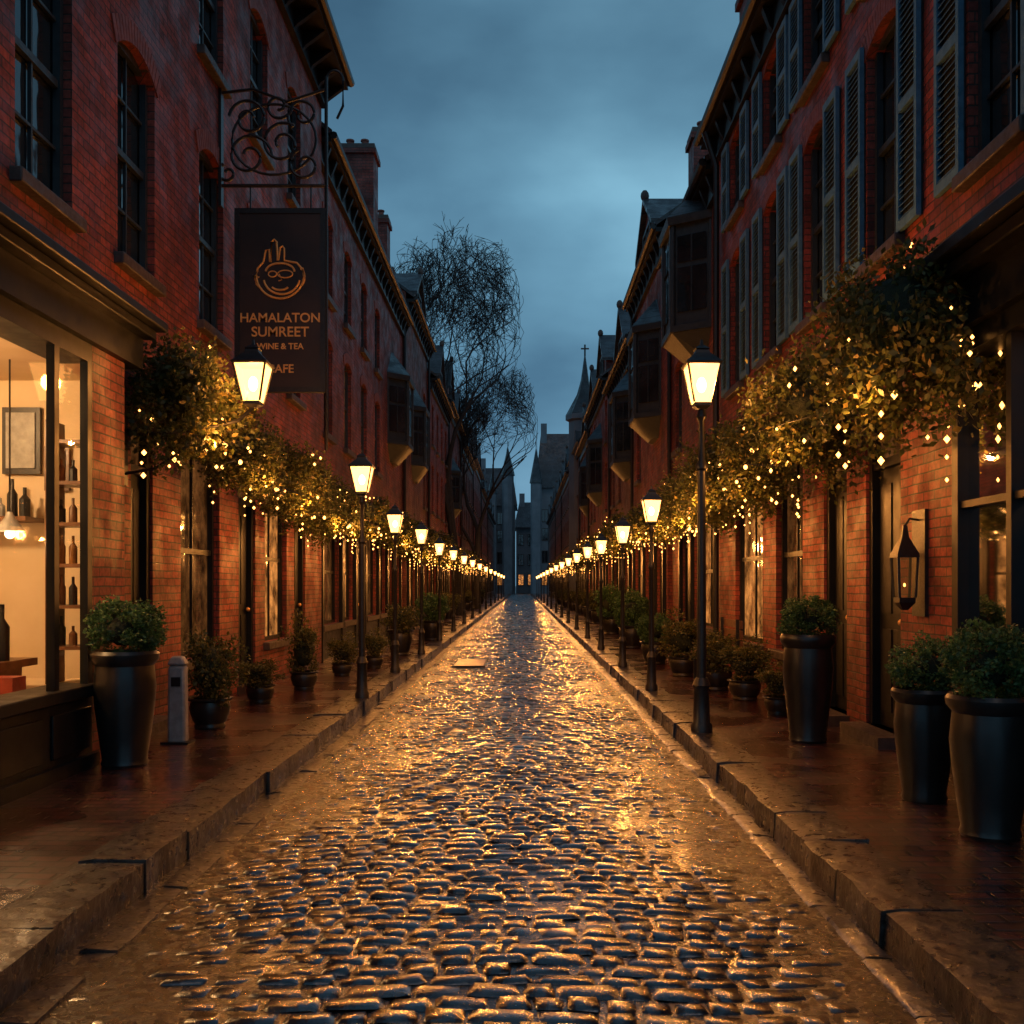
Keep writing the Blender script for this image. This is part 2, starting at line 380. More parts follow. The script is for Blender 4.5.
def door(b,s,W,a,c,z1,top=True,glass='dim',o=-.13):
    z0=SW+.1
    fb(b,'door_step','stone',s,W,-.2,.22,a-.08,c+.08,SW-.02,z0)
    f=.08; zt=z1-.5 if top else z1
    fb(b,'door_frame','black',s,W,o,o+.1,a,a+f,z0,z1); fb(b,'door_frame','black',s,W,o,o+.1,c-f,c,z0,z1); fb(b,'door_frame','black',s,W,o,o+.1,a+f,c-f,z1-f,z1)
    if top:
        fb(b,'door_frame','black',s,W,o,o+.09,a+f,c-f,zt,zt+f)
        b.poly('door_transom',glass,[fp(s,W,o+.02,a+f,zt+f),fp(s,W,o+.02,c-f,zt+f),fp(s,W,o+.02,c-f,z1-f),fp(s,W,o+.02,a+f,z1-f)])
    A,C=a+f+.004,c-f-.004
    fb(b,'door_leaf','black',s,W,o-.01,o+.03,A,C,z0,zt)
    wd=C-A; h=zt-z0
    for r0,r1 in ((.06,.38),(.44,.94)):
        for q0,q1 in ((.1,.46),(.54,.9)):
            fb(b,'door_panels','black',s,W,o+.03,o+.045,A+wd*q0,A+wd*q1,z0+h*r0,z0+h*r1)
    b.ball('door_knob','gold',fp(s,W,o+.07,A+wd*.9 if s<0 else A+wd*.1,z0+h*.41),.03)
def cornice(b,s,W,y0,y1,z0,z1,pr,mat='black',o0=.0):
    h=z1-z0
    fb(b,'shop_fascia',mat,s,W,o0,o0+pr*.3,y0,y1,z0,z0+h*.62)
    fb(b,'shop_cornice',mat,s,W,o0,o0+pr*.65,y0-.02,y1+.02,z0+h*.62+.002,z0+h*.8)
    fb(b,'shop_cornice',mat,s,W,o0,o0+pr,y0-.04,y1+.04,z0+h*.8+.002,z1)
def roof(b,s,W,y0,y1,e,rh,bd=7.5,over=.35,br=True,mat='brick'):
    m=bd/2
    A=[fp(s,W,over,y0-.0,e),fp(s,W,over,y1,e),fp(s,W,-m,y1,e+rh),fp(s,W,-m,y0,e+rh)]
    b.loft('roof','slate',A,[(p[0],p[1],p[2]+.1) for p in A])
    A=[fp(s,W,-bd,y0,e),fp(s,W,-bd,y1,e),fp(s,W,-m-.01,y1,e+rh),fp(s,W,-m-.01,y0,e+rh)]
    b.loft('roof','slate',A,[(p[0],p[1],p[2]+.1) for p in A])
    k=rh/(m+over); zw=e+k*over
    for y in (y0+.03,y1-.03):
        b.poly('walls',mat,[fp(s,W,-.0,y,e-.02),fp(s,W,0,y,zw-.02),fp(s,W,-m,y,e+rh-.02),fp(s,W,-bd,y,e-.02)])
    fb(b,'eaves','black',s,W,.0,over-.02,y0,y1,e-.12,e-.02)
    b.tube('gutter_pipe','iron',[fp(s,W,over+.03,y0,e+.0),fp(s,W,over+.03,y1,e+.0)],.07,8)
    fb(b,'eaves','black',s,W,.003,.09,y0,y1,e-.45,e-.125)
    if br:
        y=y0+.2
        while y<y1-.1:
            b.loft('eave_brackets','black',[fp(s,W,.09,y,e-.42),fp(s,W,.09,y+.09,e-.42),fp(s,W,.09,y+.09,e-.13),fp(s,W,.09,y,e-.13)],
              [fp(s,W,.13,y,e-.36),fp(s,W,.13,y+.09,e-.36),fp(s,W,over-.06,y+.09,e-.13),fp(s,W,over-.06,y,e-.13)])
            y+=.6
def chimney(b,s,W,o,y,z0,z1,w=.7,d=.5,mat='brick2'):
    fb(b,'chimney',mat,s,W,o-d,o,y,y+w,z0,z1-.25)
    fb(b,'chimney',mat,s,W,o-d-.06,o+.06,y-.06,y+w+.06,z1-.248,z1-.12)
    fb(b,'chimney','stone',s,W,o-d-.03,o+.03,y-.03,y+w+.03,z1-.118,z1)
    for k in range(2):
        c=fp(s,W,o-d*(.3+.4*k),y+w/2,0); b.lathe('chimney_pots','vous',c[0],c[1],[(.1,z1),(.085,z1+.2),(.11,z1+.22),(.11,z1+.26),(.07,z1+.27)],10)
def gablet(b,s,W,yc,w,zb,h,rh,mat,dep=2.4,win=True,o=.012):
    a,c=yc-w/2,yc+w/2
    b.loft('gable','brick2' if mat is None else mat,[fp(s,W,o,a,zb),fp(s,W,o,c,zb),fp(s,W,o,c,zb+h),fp(s,W,o,yc,zb+h+rh),fp(s,W,o,a,zb+h)],
       [fp(s,W,-dep,a,zb),fp(s,W,-dep,c,zb),fp(s,W,-dep,c,zb+h),fp(s,W,-dep,yc,zb+h+rh),fp(s,W,-dep,a,zb+h)])
    k=rh/(w/2)
    for e,sg in ((a,-1),(c,1)):
        P=[(e+sg*.15,zb+h-.15*k+.02),(yc,zb+h+rh+.02)]
        r0=[fp(s,W,.16,*P[0]),fp(s,W,.16,*P[1]),fp(s,W,-dep,*P[1]),fp(s,W,-dep,*P[0])]
        b.loft('gable_roof','slate',r0,[(p[0],p[1],p[2]+.12) for p in r0])
    b.ball('gable_finial','stone',fp(s,W,.1,yc,zb+h+rh+.2),.11,1.4)
    if win:
        ww=w*.2
        b.poly('window_panes','glass',[fp(s,W,o+.012,yc-ww,zb+.15),fp(s,W,o+.012,yc+ww,zb+.15),fp(s,W,o+.012,yc+ww,zb+h+.3),fp(s,W,o+.012,yc-ww,zb+h+.3)])
        for (y0,y1,z0,z1) in ((yc-ww-.08,yc-ww,zb+.07,zb+h+.38),(yc+ww,yc+ww+.08,zb+.07,zb+h+.38),(yc-ww,yc+ww,zb+.07,zb+.15),(yc-ww,yc+ww,zb+h+.3,zb+h+.38),(yc-.02,yc+.02,zb+.15,zb+h+.3)):
            fb(b,'window_frames','frame',s,W,o+.003,o+.06,y0,y1,z0,z1)
def oriel(b,s,W,yc,w,z0,z1,pr,lit='glass'):
    def ring(k,z,pp=1.0):
        return [fp(s,W,-.02,yc-w/2*k,z),fp(s,W,pr*pp,yc-w*.28*k,z),fp(s,W,pr*pp,yc+w*.28*k,z),fp(s,W,-.02,yc+w/2*k,z)]
    b.loft('oriel_base','frame',ring(.6,z0-.45,.25),ring(1,z0))
    b.loft('oriel_body','frame',ring(.985,z0+.001,.97),ring(.985,z1-.001,.97))
    b.loft('oriel_cornice','frame',ring(1.1,z1,1.12),ring(1.12,z1+.14,1.16))
    b.loft('oriel_sill','frame',ring(1.05,z0+.002,1.06),ring(1.05,z0+.12,1.06))
    b.loft('oriel_roof','slate',ring(1.12,z1+.142,1.16),ring(.3,z1+.9,.05))
    r0=ring(1,0); 
    for i in range(3):
        A=Vector(r0[i]);C=Vector(r0[i+1]); d=C-A; n=Vector((d.y,-d.x,0)).normalized()
        ctr=Vector(fp(s,W,0,yc,0))
        if n.dot((A+C)/2-ctr)<0:n=-n
        m=2 if i==1 else 1
        for k in range(m):
            t0=(k+.14)/m; t1=(k+.86)/m
            for za,zb in ((z0+.35,z0+(z1-z0)*.6),(z0+(z1-z0)*.65,z1-.2)):
                q=[A+d*t0+n*.008,A+d*t1+n*.008]
                b.poly('window_panes',lit,[(q[0].x,q[0].y,za),(q[1].x,q[1].y,za),(q[1].x,q[1].y,zb),(q[0].x,q[0].y,zb)])
                mm=(q[0]+q[1])/2; b.tube('glazing_bar','frame',[(mm.x,mm.y,za),(mm.x,mm.y,zb)],.018,4)
        for t in (.03,.97):
            q=A+d*t; b.tube('oriel_corner_posts','frame',[(q.x,q.y,z0+.12),(q.x,q.y,z1)],.045,6)
def body(b,s,W,y0,y1,z1,mat,bd=7.5):
    for y in (y0,y1):
        b.poly('walls',mat,[fp(s,W,0,y,0),fp(s,W,-bd,y,0),fp(s,W,-bd,y,z1),fp(s,W,0,y,z1)])
    b.poly('walls',mat,[fp(s,W,-bd,y0,0),fp(s,W,-bd,y1,0),fp(s,W,-bd,y1,z1),fp(s,W,-bd,y0,z1)])

def row_house(name,s,W,y0,y1,eave,mat,rh=2.6,gab=0,chim=1,ori=None,seed=0,det=1,extra=None):
    r=random.Random(seed); y1-=.03
    b=B(name); L_=y1-y0; nb=max(2,round(L_/2.1)); pit=L_/nb
    rows=[(4.35,6.2)]; z=6.95
    while z+1.5<eave-.5:
        rows.append((z,min(z+1.6,eave-.6))); z+=2.5
    ops=[]; wins=[]
    for (a,c) in rows:
        for i in range(nb):
            yc=y0+pit*(i+.5)
            if ori and abs(yc-ori[0])<ori[1]/2+.45: continue
            ops.append((yc-.42,yc+.42,a,c)); wins.append((yc,a,c))
    g=[]
    y=y0+.35
    while y<y1-1.2:
        if r.random()<.35:
            w=1.0; g.append(('door',y,y+w)); y+=w+.35
        else:
            w=min(r.choice([1.3,1.8,2.2]),y1-.35-y)
            if w<.6: break
            g.append(('win',y,y+w)); y+=w+.35
    for k,a,c in g: ops.append((a,c,SW+.1 if k=='door' else .75,2.75))
    wall(b,s,W,y0,y1,0,eave,ops,mat); body(b,s,W,y0,y1,eave,mat)
    for yc,a,c in wins:
        lit='glass' if r.random()<.93 else 'dim'
        window(b,s,W,yc-.42,yc+.42,a,c,lit,det)
        arch(b,s,W,yc-.42,yc+.42,c,.12,mat,det>=1)
    for k,a,c in g:
        if k=='door': door(b,s,W,a,c,2.75,True,'lit' if r.random()<.6 else 'dim')
        else:
            window(b,s,W,a,c,.75,2.75,r.choice(['lit','lit','dim','lit']),1,'black',False,True)
            fb(b,'stall_riser','black',s,W,.003,.05,a-.05,c+.05,SW,.62)
        for yy in (a-.16,c+.04): fb(b,'shop_pilasters','black',s,W,.003,.08,yy,yy+.12,SW,2.95)
    cornice(b,s,W,y0+.08,y1-.08,2.95,3.4,.22,o0=.003)
    roof(b,s,W,y0,y1,eave,rh,mat=mat,br=det>=1,over=.28)
    if gab:
        for k in range(gab):
            yc=y0+L_*(k+.5)/gab; gablet(b,s,W,yc,min(3.0,L_/gab*.7),eave-.0,r.uniform(.5,1.0),r.uniform(.9,1.5),mat)
    for k in range(chim):
        yy=y0+.15+ (L_-1.0)*(k/(max(1,chim-1)) if chim>1 else r.choice([0,1])); chimney(b,s,W,-.6 if not k%2 else -1.2,yy,eave-.2,eave+rh*.4+r.uniform(1.0,1.8),.7,.8)
    if ori: oriel(b,s,W,*ori)
    if extra: extra(b)
    yy=y1-.18; b.tube('downpipe','iron',[fp(s,W,.09,yy,3.5),fp(s,W,.09,yy,eave-.1)],.045,8)
    b.finish({'shop_cornice':.01}); return b

def bottle(b,part,x,y,z,h,r,mat='bottle'):
    b.lathe(part,mat,x,y,[(r,z),(r,z+h*.6),(r*.35,z+h*.75),(r*.35,z+h),(r*.42,z+h)],10)
s=-1; W=3.6
b=B('brick_shop_house'); y0,y1=2.0,17.95
ops=[]; uw=[]; EL=10.5
for yc in (5.6,7.55,9.35,11.6,13.7,15.8):
    for a,c in ((4.45,6.5),(7.5,9.3)):
        ops.append((yc-.45,yc+.45,a,c)); uw.append((yc,a,c))
gdoor=[(9.2,9.75,'door'),(10.55,11.9,'win'),(12.7,13.5,'door'),(14.0,15.3,'win'),(15.8,16.6,'door')]
for a,c,k in gdoor: ops.append((a,c,SW+.1 if k=='door' else .7,3.05))
ops.append((3.2,8.27,.66,3.3,1))    # shop opening
wall(b,s,W,y0,y1,0,EL,ops,'brick'); body(b,s,W,y0,y1,EL,'brick')
for yc,a,c in uw:
    window(b,s,W,yc-.45,yc+.45,a,c,'glass',2); arch(b,s,W,yc-.45,yc+.45,c,.16,'brick')
for a,c,k in gdoor:
    if k=='door': door(b,s,W,a,c,3.05,True,'dim')
    else: window(b,s,W,a,c,.7,3.05,'dim' if a<12 else 'lit',1,'black')
Ws=3.3
for a,c in ((3.0,3.1),(4.9,4.97),(7.06,7.13),(7.6,7.68)):
    fb(b,'shopfront_posts','black',s,Ws,-.06,0,a,c,.75,3.2)
fb(b,'shopfront_sill','black',s,Ws,-.28,.06,2.9,7.679,.66,.75)
fb(b,'stall_riser','black',s,Ws,-.28,.0,2.95,7.679,SW,.66)
for yy in np.arange(3.1,7.3,.78):
    fb(b,'stall_panels','black',s,Ws,.0,.02,yy,yy+.62,SW+.15,.58)
fb(b,'stall_riser','black',s,Ws,.002,.05,2.95,7.7,SW,SW+.1)
fb(b,'shopfront_head','black',s,Ws,-.28,.0,2.95,7.679,3.2,3.34)
fb(b,'brick_pier','brick',s,Ws,-.07,0,7.682,8.3,SW,3.34)
fb(b,'brick_pier','brick',s,Ws,-.297,-.072,8.27,8.3,SW,3.34)
fb(b,'pier_inside','plaster',s,Ws,-.295,-.071,7.682,8.268,.5,.66); fb(b,'pier_inside','plaster',s,Ws,-.295,-.071,7.682,8.268,3.2,3.33)
b.poly('shop_window_glass','shopglass',[fp(s,Ws,-.03,3.1,.75),fp(s,Ws,-.03,7.6,.75),fp(s,Ws,-.03,7.6,3.2),fp(s,Ws,-.03,3.1,3.2)])
fb(b,'shop_fascia','black',s,W,.003,.36,2.9,8.55,3.342,3.6)
fb(b,'shop_cornice','black',s,W,.003,.46,2.86,8.6,3.602,3.68)
fb(b,'shop_cornice','black',s,W,.003,.54,2.82,8.66,3.682,3.76)
fb(b,'shop_pilasters','black',s,W,.003,.2,8.32,8.55,SW,3.34)
fb(b,'shop_pilasters','black',s,W,.003,.23,8.305,8.58,SW,.5)
def room(b,x0,x1,y0,y1,z0,z1,mat='plaster',fl='wood'):
    P=lambda *a:b.poly('shop_room',mat,a)
    P((x0,y1,z0),(x1,y1,z0),(x1,y1,z1),(x0,y1,z1)); P((x0,y0,z0),(x1,y0,z0),(x1,y0,z1),(x0,y0,z1))
    P((x0,y0,z1),(x1,y0,z1),(x1,y1,z1),(x0,y1,z1))
    b.poly('shop_floor',fl,[(x0,y0,z0),(x1,y0,z0),(x1,y1,z0),(x0,y1,z0)])
room(b,-6.6,-3.61,2.6,9.05,.655,3.35,'plaster','plaster')
b.poly('shop_room','plaster',[(-6.6,2.6,.655),(-6.6,9.05,.655),(-6.6,9.05,3.35),(-6.6,2.6,3.35)])
b.box('shelf','wood',-5.3,-4.32,8.7,9.04,2.06,2.10)
for k in range(8):
    bottle(b,'shelf_stock',-4.40-.11*k,8.85,2.10,R.uniform(.16,.34),R.uniform(.035,.06),R.choice(['grey','wood','iron']))
b.box('picture_frame','iron',-4.68,-4.34,9.0,9.04,2.5,3.1); b.box('picture_print','grey',-4.64,-4.38,8.985,8.998,2.55,3.05)
b.box('picture_frame','wood',-4.30,-4.08,9.0,9.04,2.35,2.75); b.box('picture_print','grey',-4.27,-4.11,8.985,8.998,2.39,2.71)
b.box('display_table','wood',-4.9,-4.02,7.6,8.3,.84,.9); b.box('display_table','wood',-4.8,-4.1,7.7,8.2,.66,.838)
for k in range(6): bottle(b,'table_stock',-4.12-.12*k,7.8+R.random()*.35,.9,R.uniform(.2,.55),R.uniform(.035,.07),R.choice(['iron','wood','bottle']))
b.box('gift_box','redbox',-4.02,-3.72,7.3,7.5,.66,.82)
for z in (.95,1.3,1.65,2.0,2.35,2.7): b.box('cabinet','wood',-4.0,-3.66,8.45,8.75,z,z+.03)
for x in (-4.0,-3.68): b.box('cabinet','wood',x-.03,x,8.45,8.75,.66,2.9)
for z in (.98,1.33,1.68,2.03,2.38):
    for k in range(3): bottle(b,'cabinet_stock',-3.76-.1*k,8.6,z,R.uniform(.15,.27),.035,R.choice(['bottle','iron','wood']))
b.tube('pendant_cord','iron',[(-4.2,8.2,3.35),(-4.2,8.2,2.1)],.008,5)
b.lathe('pendant_shade','grey',-4.2,8.2,[(.02,2.1),(.04,2.05),(.12,1.95),(.125,1.94)],16); b.ball('pendant_bulb','flame',(-4.2,8.2,1.92),.04)
roof(b,s,W,y0,y1,EL,3.0,over=.5)
chimney(b,s,W,-1.2,14.5,9.8,12.8)
b.finish({'shop_cornice':.012,'stall_panels':.006,'shopfront_sill':.01,'window_sills':.012})
plight('shop_light',(-4.9,7.0,3.15),195,(1,.58,.25),.12,b.root)
plight('pendant_light',(-4.2,8.2,1.85),4,(1,.6,.28),.03,b.root)

# ---- near right building
s=1; W=3.2
b=B('brick_town_house'); y0,y1=2.0,16.5
ops=[];uw=[]
for yc in (4.75,6.75,8.85,10.9,12.8,14.9):
    for a,c in ((4.45,6.5),(7.05,8.3)):
        ops.append((yc-.42,yc+.42,a,c)); uw.append((yc,a,c))
gd=[(8.45,9.3,'door'),(9.85,10.6,'door'),(11.4,12.6,'win'),(13.3,15.0,'win')]
for a,c,k in gd: ops.append((a,c,SW+.1 if k=='door' else .7,3.05))
ops.append((3.0,7.4,.85,3.25))
wall(b,s,W,y0,y1,0,8.8,ops,'brick'); body(b,s,W,y0,y1,8.8,'brick')
for yc,a,c in uw:
    window(b,s,W,yc-.42,yc+.42,a,c,'glass',2,shut=True); arch(b,s,W,yc-.42,yc+.42,c,.12,'brick')
for a,c,k in gd:
    if k=='door': door(b,s,W,a,c,3.05,True,'dim')
    else: window(b,s,W,a,c,.7,3.05,'lit' if a>13 else 'dim',1,'black')
for a,c in ((3.0,3.1),(5.0,5.08),(6.5,6.57),(7.3,7.4)):
    fb(b,'shopfront_posts','black',s,W,-.1,.02,a,c,.95,3.15)
for a,c in ((3.1,5.0),(5.08,6.5),(6.57,7.3)): fb(b,'shopfront_transom','black',s,W,-.1,.0,a,c,2.06,2.11)
fb(b,'shopfront_sill','black',s,W,-.14,.1,2.95,7.5,.86,.95); fb(b,'shopfront_head','black',s,W,-.14,.05,2.95,7.45,3.15,3.3)
fb(b,'stall_riser','black',s,W,.003,.06,2.95,7.4,SW,.858)
for yy in np.arange(3.1,7.0,.7): fb(b,'stall_panels','black',s,W,.06,.08,yy,yy+.55,SW+.12,.75)
b.poly('shop_window_glass','shopglass',[fp(s,W,-.06,3.05,.95),fp(s,W,-.06,7.3,.95),fp(s,W,-.06,7.3,3.15),fp(s,W,-.06,3.05,3.15)])
b.poly('shop_curtain','curtain',[fp(s,W,-.12,3.05,2.08),fp(s,W,-.12,7.35,2.08),fp(s,W,-.12,7.35,3.15),fp(s,W,-.12,3.05,3.15)])
fb(b,'shop_fascia','black',s,W,.003,.12,2.9,7.5,3.302,3.62); fb(b,'shop_cornice','black',s,W,.003,.26,2.86,7.56,3.622,3.72); fb(b,'shop_cornice','black',s,W,.003,.36,2.82,7.6,3.722,3.82)
room(b,3.42,6.2,2.6,8.3,.88,3.28,'panel')
b.poly('shop_room','panel',[(6.2,2.6,.88),(6.2,8.3,.88),(6.2,8.3,3.28),(6.2,2.6,3.28)])
for z in (1.15,1.5,1.85):
    b.box('shelf','wood',3.5,4.6,7.7,8.0,z,z+.03)
    for k in range(9): bottle(b,'bottles',3.56+.11*k,7.85,z+.03,R.uniform(.12,.26),.035,R.choice(['bottle','grey','bottle','iron']))
b.tube('pendant_cord','iron',[(3.5,7.5,3.28),(3.5,7.5,2.05)],.006,5); b.ball('pendant_bulb','flame',(3.5,7.5,2.0),.035)
roof(b,s,W,y0,y1,8.8,2.8,over=.28); chimney(b,s,W,-.3,15.4,8.6,11.0,.7,.8)
b.tube('downpipe','iron',[fp(s,W,.3,15.9,8.7),fp(s,W,.09,16.0,8.2),fp(s,W,.09,16.05,SW)],.05,8)
b.finish({'shop_cornice':.012,'stall_panels':.006,'shopfront_sill':.01,'window_sills':.012})
plight('shop_light',(4.2,6.4,2.9),150,(1,.5,.2),.08,b.root); plight('pendant_light',(3.5,7.5,1.9),5,(1,.55,.22),.03,b.root)

# ---- rows
LB=[(18.0,31,3.7,9.6,'brick2',3.2,0,0,(28.6,2.2,5.4,7.2,.5)),(31,38,3.6,10.4,'brick3',3,1,2,(33.5,2.0,5.4,7.2,.4)),(38,47,3.5,9.4,'brick',2.6,1,1,None),(47,58,3.6,10.2,'brick2',3.2,2,2,(52,2.0,5.4,7.2,.4)),
    (58,70,3.5,9.6,'brick3',3,2,2,None),(70,84,3.5,10.4,'brick',3,2,2,None),(84,100,3.5,9.6,'brick2',3,2,2,None),(100,126,3.6,9.2,'brick3',3,3,2,None)]
for i,(a,c,W_,e,mt,rh,gb,ch,orl) in enumerate(LB):
    ex=(lambda b:chimney(b,-1,3.7,-.1,25.6,9.4,12.8,.8,.95,'brick2')) if i==0 else None
    row_house('brick_row_house',-1,W_,a,c,e,mt,rh,gb,ch,orl,seed=10+i,det=2 if a<30 else (1 if a<45 else 0),extra=ex)
RB=[(16.55,22,3.3,8.5,'brick2',2.4,0,2,(18.4,1.9,6.0,7.9,.62)),(22,28.5,3.2,9.4,'brick',2.8,1,2,(24.0,2.0,5.4,7.4,.55)),(28.5,37,3.3,8.6,'brick3',3,1,2,(31,2.2,5.2,7.2,.5)),(37,47,3.2,9.2,'brick2',3,2,2,(41,2.2,5.2,7.2,.5)),
    (47,56,3.3,8.8,'brick',3,1,2,(50,2.0,5.4,7.2,.4)),(56,68,3.4,9.6,'brick2',3,1,2,None),(68,82,3.3,9.2,'brick3',3,2,2,None),(82,100,3.4,9.4,'brick2',3,2,2,None),(100,126,3.4,9.2,'brick3',3,3,2,None)]
for i,(a,c,W_,e,mt,rh,gb,ch,orl) in enumerate(RB):
    row_house('brick_row_house',1,W_,a,c,e,mt,rh,gb,ch,orl,seed=40+i,det=2 if a<28 else (1 if a<45 else 0))
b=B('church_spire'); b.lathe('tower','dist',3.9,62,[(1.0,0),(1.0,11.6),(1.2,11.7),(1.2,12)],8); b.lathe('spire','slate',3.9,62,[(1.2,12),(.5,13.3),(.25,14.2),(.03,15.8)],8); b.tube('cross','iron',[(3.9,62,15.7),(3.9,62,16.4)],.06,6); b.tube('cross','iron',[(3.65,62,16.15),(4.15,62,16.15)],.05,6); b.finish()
def end_house(name,x0,x1,y,e,rd,mat,nw,lit=False):
    b=B(name); b.box('walls',mat,x0,x1,y,y+10,0,e)
    A=[(x0-.4,y-.5,e),(x1+.4,y-.5,e),(x1-.6,y+5,e+rd),(x0+.6,y+5,e+rd)]; b.loft('roof','slate',A,[(p[0],p[1],p[2]+.2) for p in A])
    A=[(x0-.4,y+10.5,e),(x1+.4,y+10.5,e),(x1-.6,y+5.02,e+rd),(x0+.6,y+5.02,e+rd)]; b.loft('roof','slate',A,[(p[0],p[1],p[2]+.2) for p in A])
    for xx in (x0+.03,x1-.03): b.poly('gable_walls',mat,[(xx,y,e),(xx,y+10,e),(xx,y+5,e+rd*.95)])
    for k in range(nw):
        xc=x0+(x1-x0)*(k+.5)/nw
        for z in (1.5,5.2,8.9,12.0):
            if z+1.9>e: continue
            b.box('window_panes','lit' if lit and z<2 else 'glass',xc-.45,xc+.45,y-.03,y-.01,z,z+1.9)
            for u0,u1,w0,w1 in ((-.55,-.45,-.1,2),(.45,.55,-.1,2),(-.45,.45,-.1,0),(-.45,.45,1.9,2),(-.04,.04,0,1.9)): b.box('window_frames','stone',xc+u0,xc+u1,y-.09,y-.005,z+w0,z+w1)
    b.box('chimney',mat,x0+.6,x0+1.6,y+4,y+5,e,e+rd+1.8)
    b.finish()
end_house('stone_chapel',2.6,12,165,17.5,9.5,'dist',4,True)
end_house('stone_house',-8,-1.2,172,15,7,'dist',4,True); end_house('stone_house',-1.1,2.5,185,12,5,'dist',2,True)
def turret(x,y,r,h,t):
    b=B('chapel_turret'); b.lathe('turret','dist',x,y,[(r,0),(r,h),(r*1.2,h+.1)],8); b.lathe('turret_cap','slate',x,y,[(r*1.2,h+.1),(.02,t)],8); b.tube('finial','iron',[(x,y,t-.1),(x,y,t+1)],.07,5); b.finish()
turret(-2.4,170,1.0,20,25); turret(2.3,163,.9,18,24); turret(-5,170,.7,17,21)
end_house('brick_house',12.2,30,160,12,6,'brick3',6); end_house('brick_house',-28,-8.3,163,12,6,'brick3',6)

# ------------------------------------------------------------------ lamps
def lantern(b,x,y,z,k=1.0,glass='lantern'):
    n=4;rt=math.pi/4
    b.lathe('lantern_base','iron',x,y,[(.05*k,z-.03*k),(.11*k,z),(.105*k,z+.03*k)],n,rt)
    r0,r1=.115*k,.21*k; h=.34*k
    b.lathe('lantern_glass',glass,x,y,[(r0*.95,z+.03*k),(r1*.95,z+.03*k+h)],n,rt)
    for j in range(4):
        a=rt+j*math.pi/2
        b.tube('lantern_frame','iron',[(x+r0*math.cos(a),y+r0*math.sin(a),z+.03*k),(x+r1*math.cos(a),y+r1*math.sin(a),z+.03*k+h)],.011*k,5)
    zt=z+.03*k+h
    b.lathe('lantern_cap','iron',x,y,[(r1*1.08,zt),(r1*1.14,zt+.02*k),(r1*.95,zt+.045*k),(r1*.45,zt+.12*k),(r1*.4,zt+.15*k),(r1*.46,zt+.16*k),(.02*k,zt+.2*k),(.012*k,zt+.25*k)],n*1,rt)
    b.ball('lamp_mantle','flame' if glass=='lantern' else 'bulb',(x,y,z+.2*k),.045*k,1.6)
    return zt
def street_lamp(x,y,top,k,power):
    b=B('street_lamp'); zl=top-.62*k
    b.lathe('post_base','iron',x,y,[(.10*k,SW),(.10*k,SW+.08),(.08*k,SW+.11),(.07*k,SW+.42),(.085*k,SW+.45),(.055*k,SW+.52)],16)
    b.lathe('post','iron',x,y,[(.045*k,SW+.51),(.038*k,zl-.6),(.055*k,zl-.58),(.055*k,zl-.54),(.032*k,zl-.5),(.026*k,zl-.14),(.05*k,zl-.1),(.03*k,zl-.03)],14)
    lantern(b,x,y,zl,k)
    b.finish()
    if power: plight('lamp_light',(x,y,zl+.2*k),power*.72,(1,.38,.09),.09*k,b.root)
street_lamp(1.67,9.3,3.78,1.0,250)
for x,y,t in ((1.67,12.9,2.78),(1.67,16.6,2.66),(1.66,21,2.62)): street_lamp(x,y,t,.78,160)
for x,y,t in ((-1.92,12,3.12),(-1.98,15.6,2.78),(-1.98,19.7,2.78)): street_lamp(x,y,t,.78 if t<3 else .85,160)
for y in (25.5,30.5,36,42,49,57,66,76,87,99,112): street_lamp(1.67,y,2.65,.78,190)
for y in (24.5,29.5,35,41,48,56,65,75,86,98,111): street_lamp(-2.02,y,2.7,.78,190)
b=B('wall_lantern'); lx,ly,lz=-2.42,9.0,3.12
lantern(b,lx,ly,lz,.95)
b.tube('bracket_arm','iron',[(-3.6,ly,2.9),(-3.3,ly,2.86),(-2.9,ly,2.9),(-2.55,ly,2.98),(lx,ly,lz-.02)],.018,8)
b.tube('bracket_scroll','iron',[(-3.58,ly,2.5),(-3.3,ly,2.55),(-3.05,ly,2.72),(-2.9,ly,2.88)],.013,8)
b.box('wall_plate','iron',-3.6,-3.57,ly-.06,ly+.06,2.4,3.05); b.finish()
plight('lamp_light',(lx,ly,lz+.2),125,(1,.38,.09),.08,b.root)
b=B('wall_lantern'); x=3.06;y=8.0
b.box('backplate','iron',3.17,3.2,y-.13,y+.13,1.25,2.1)
b.lathe('lantern_body','iron',x,y,[(.03,1.3),(.09,1.36),(.09,1.4)],4,math.pi/4); b.lathe('lantern_glass','lanterndim',x,y,[(.085,1.4),(.105,1.72)],4,math.pi/4)
b.lathe('lantern_cap','iron',x,y,[(.125,1.72),(.12,1.75),(.04,1.88),(.02,1.98)],4,math.pi/4); b.tube('hook','iron',[(x,y,1.97),(x+.04,y,2.03),(3.18,y,2.02)],.01,6)
for j in range(4):
    a=math.pi/4+j*math.pi/2; b.tube('lantern_frame','iron',[(x+.09*math.cos(a),y+.09*math.sin(a),1.4),(x+.11*math.cos(a),y+.11*math.sin(a),1.72)],.012,5)
b.ball('bulb','bulb',(x,y,1.5),.010,1.5); b.finish()

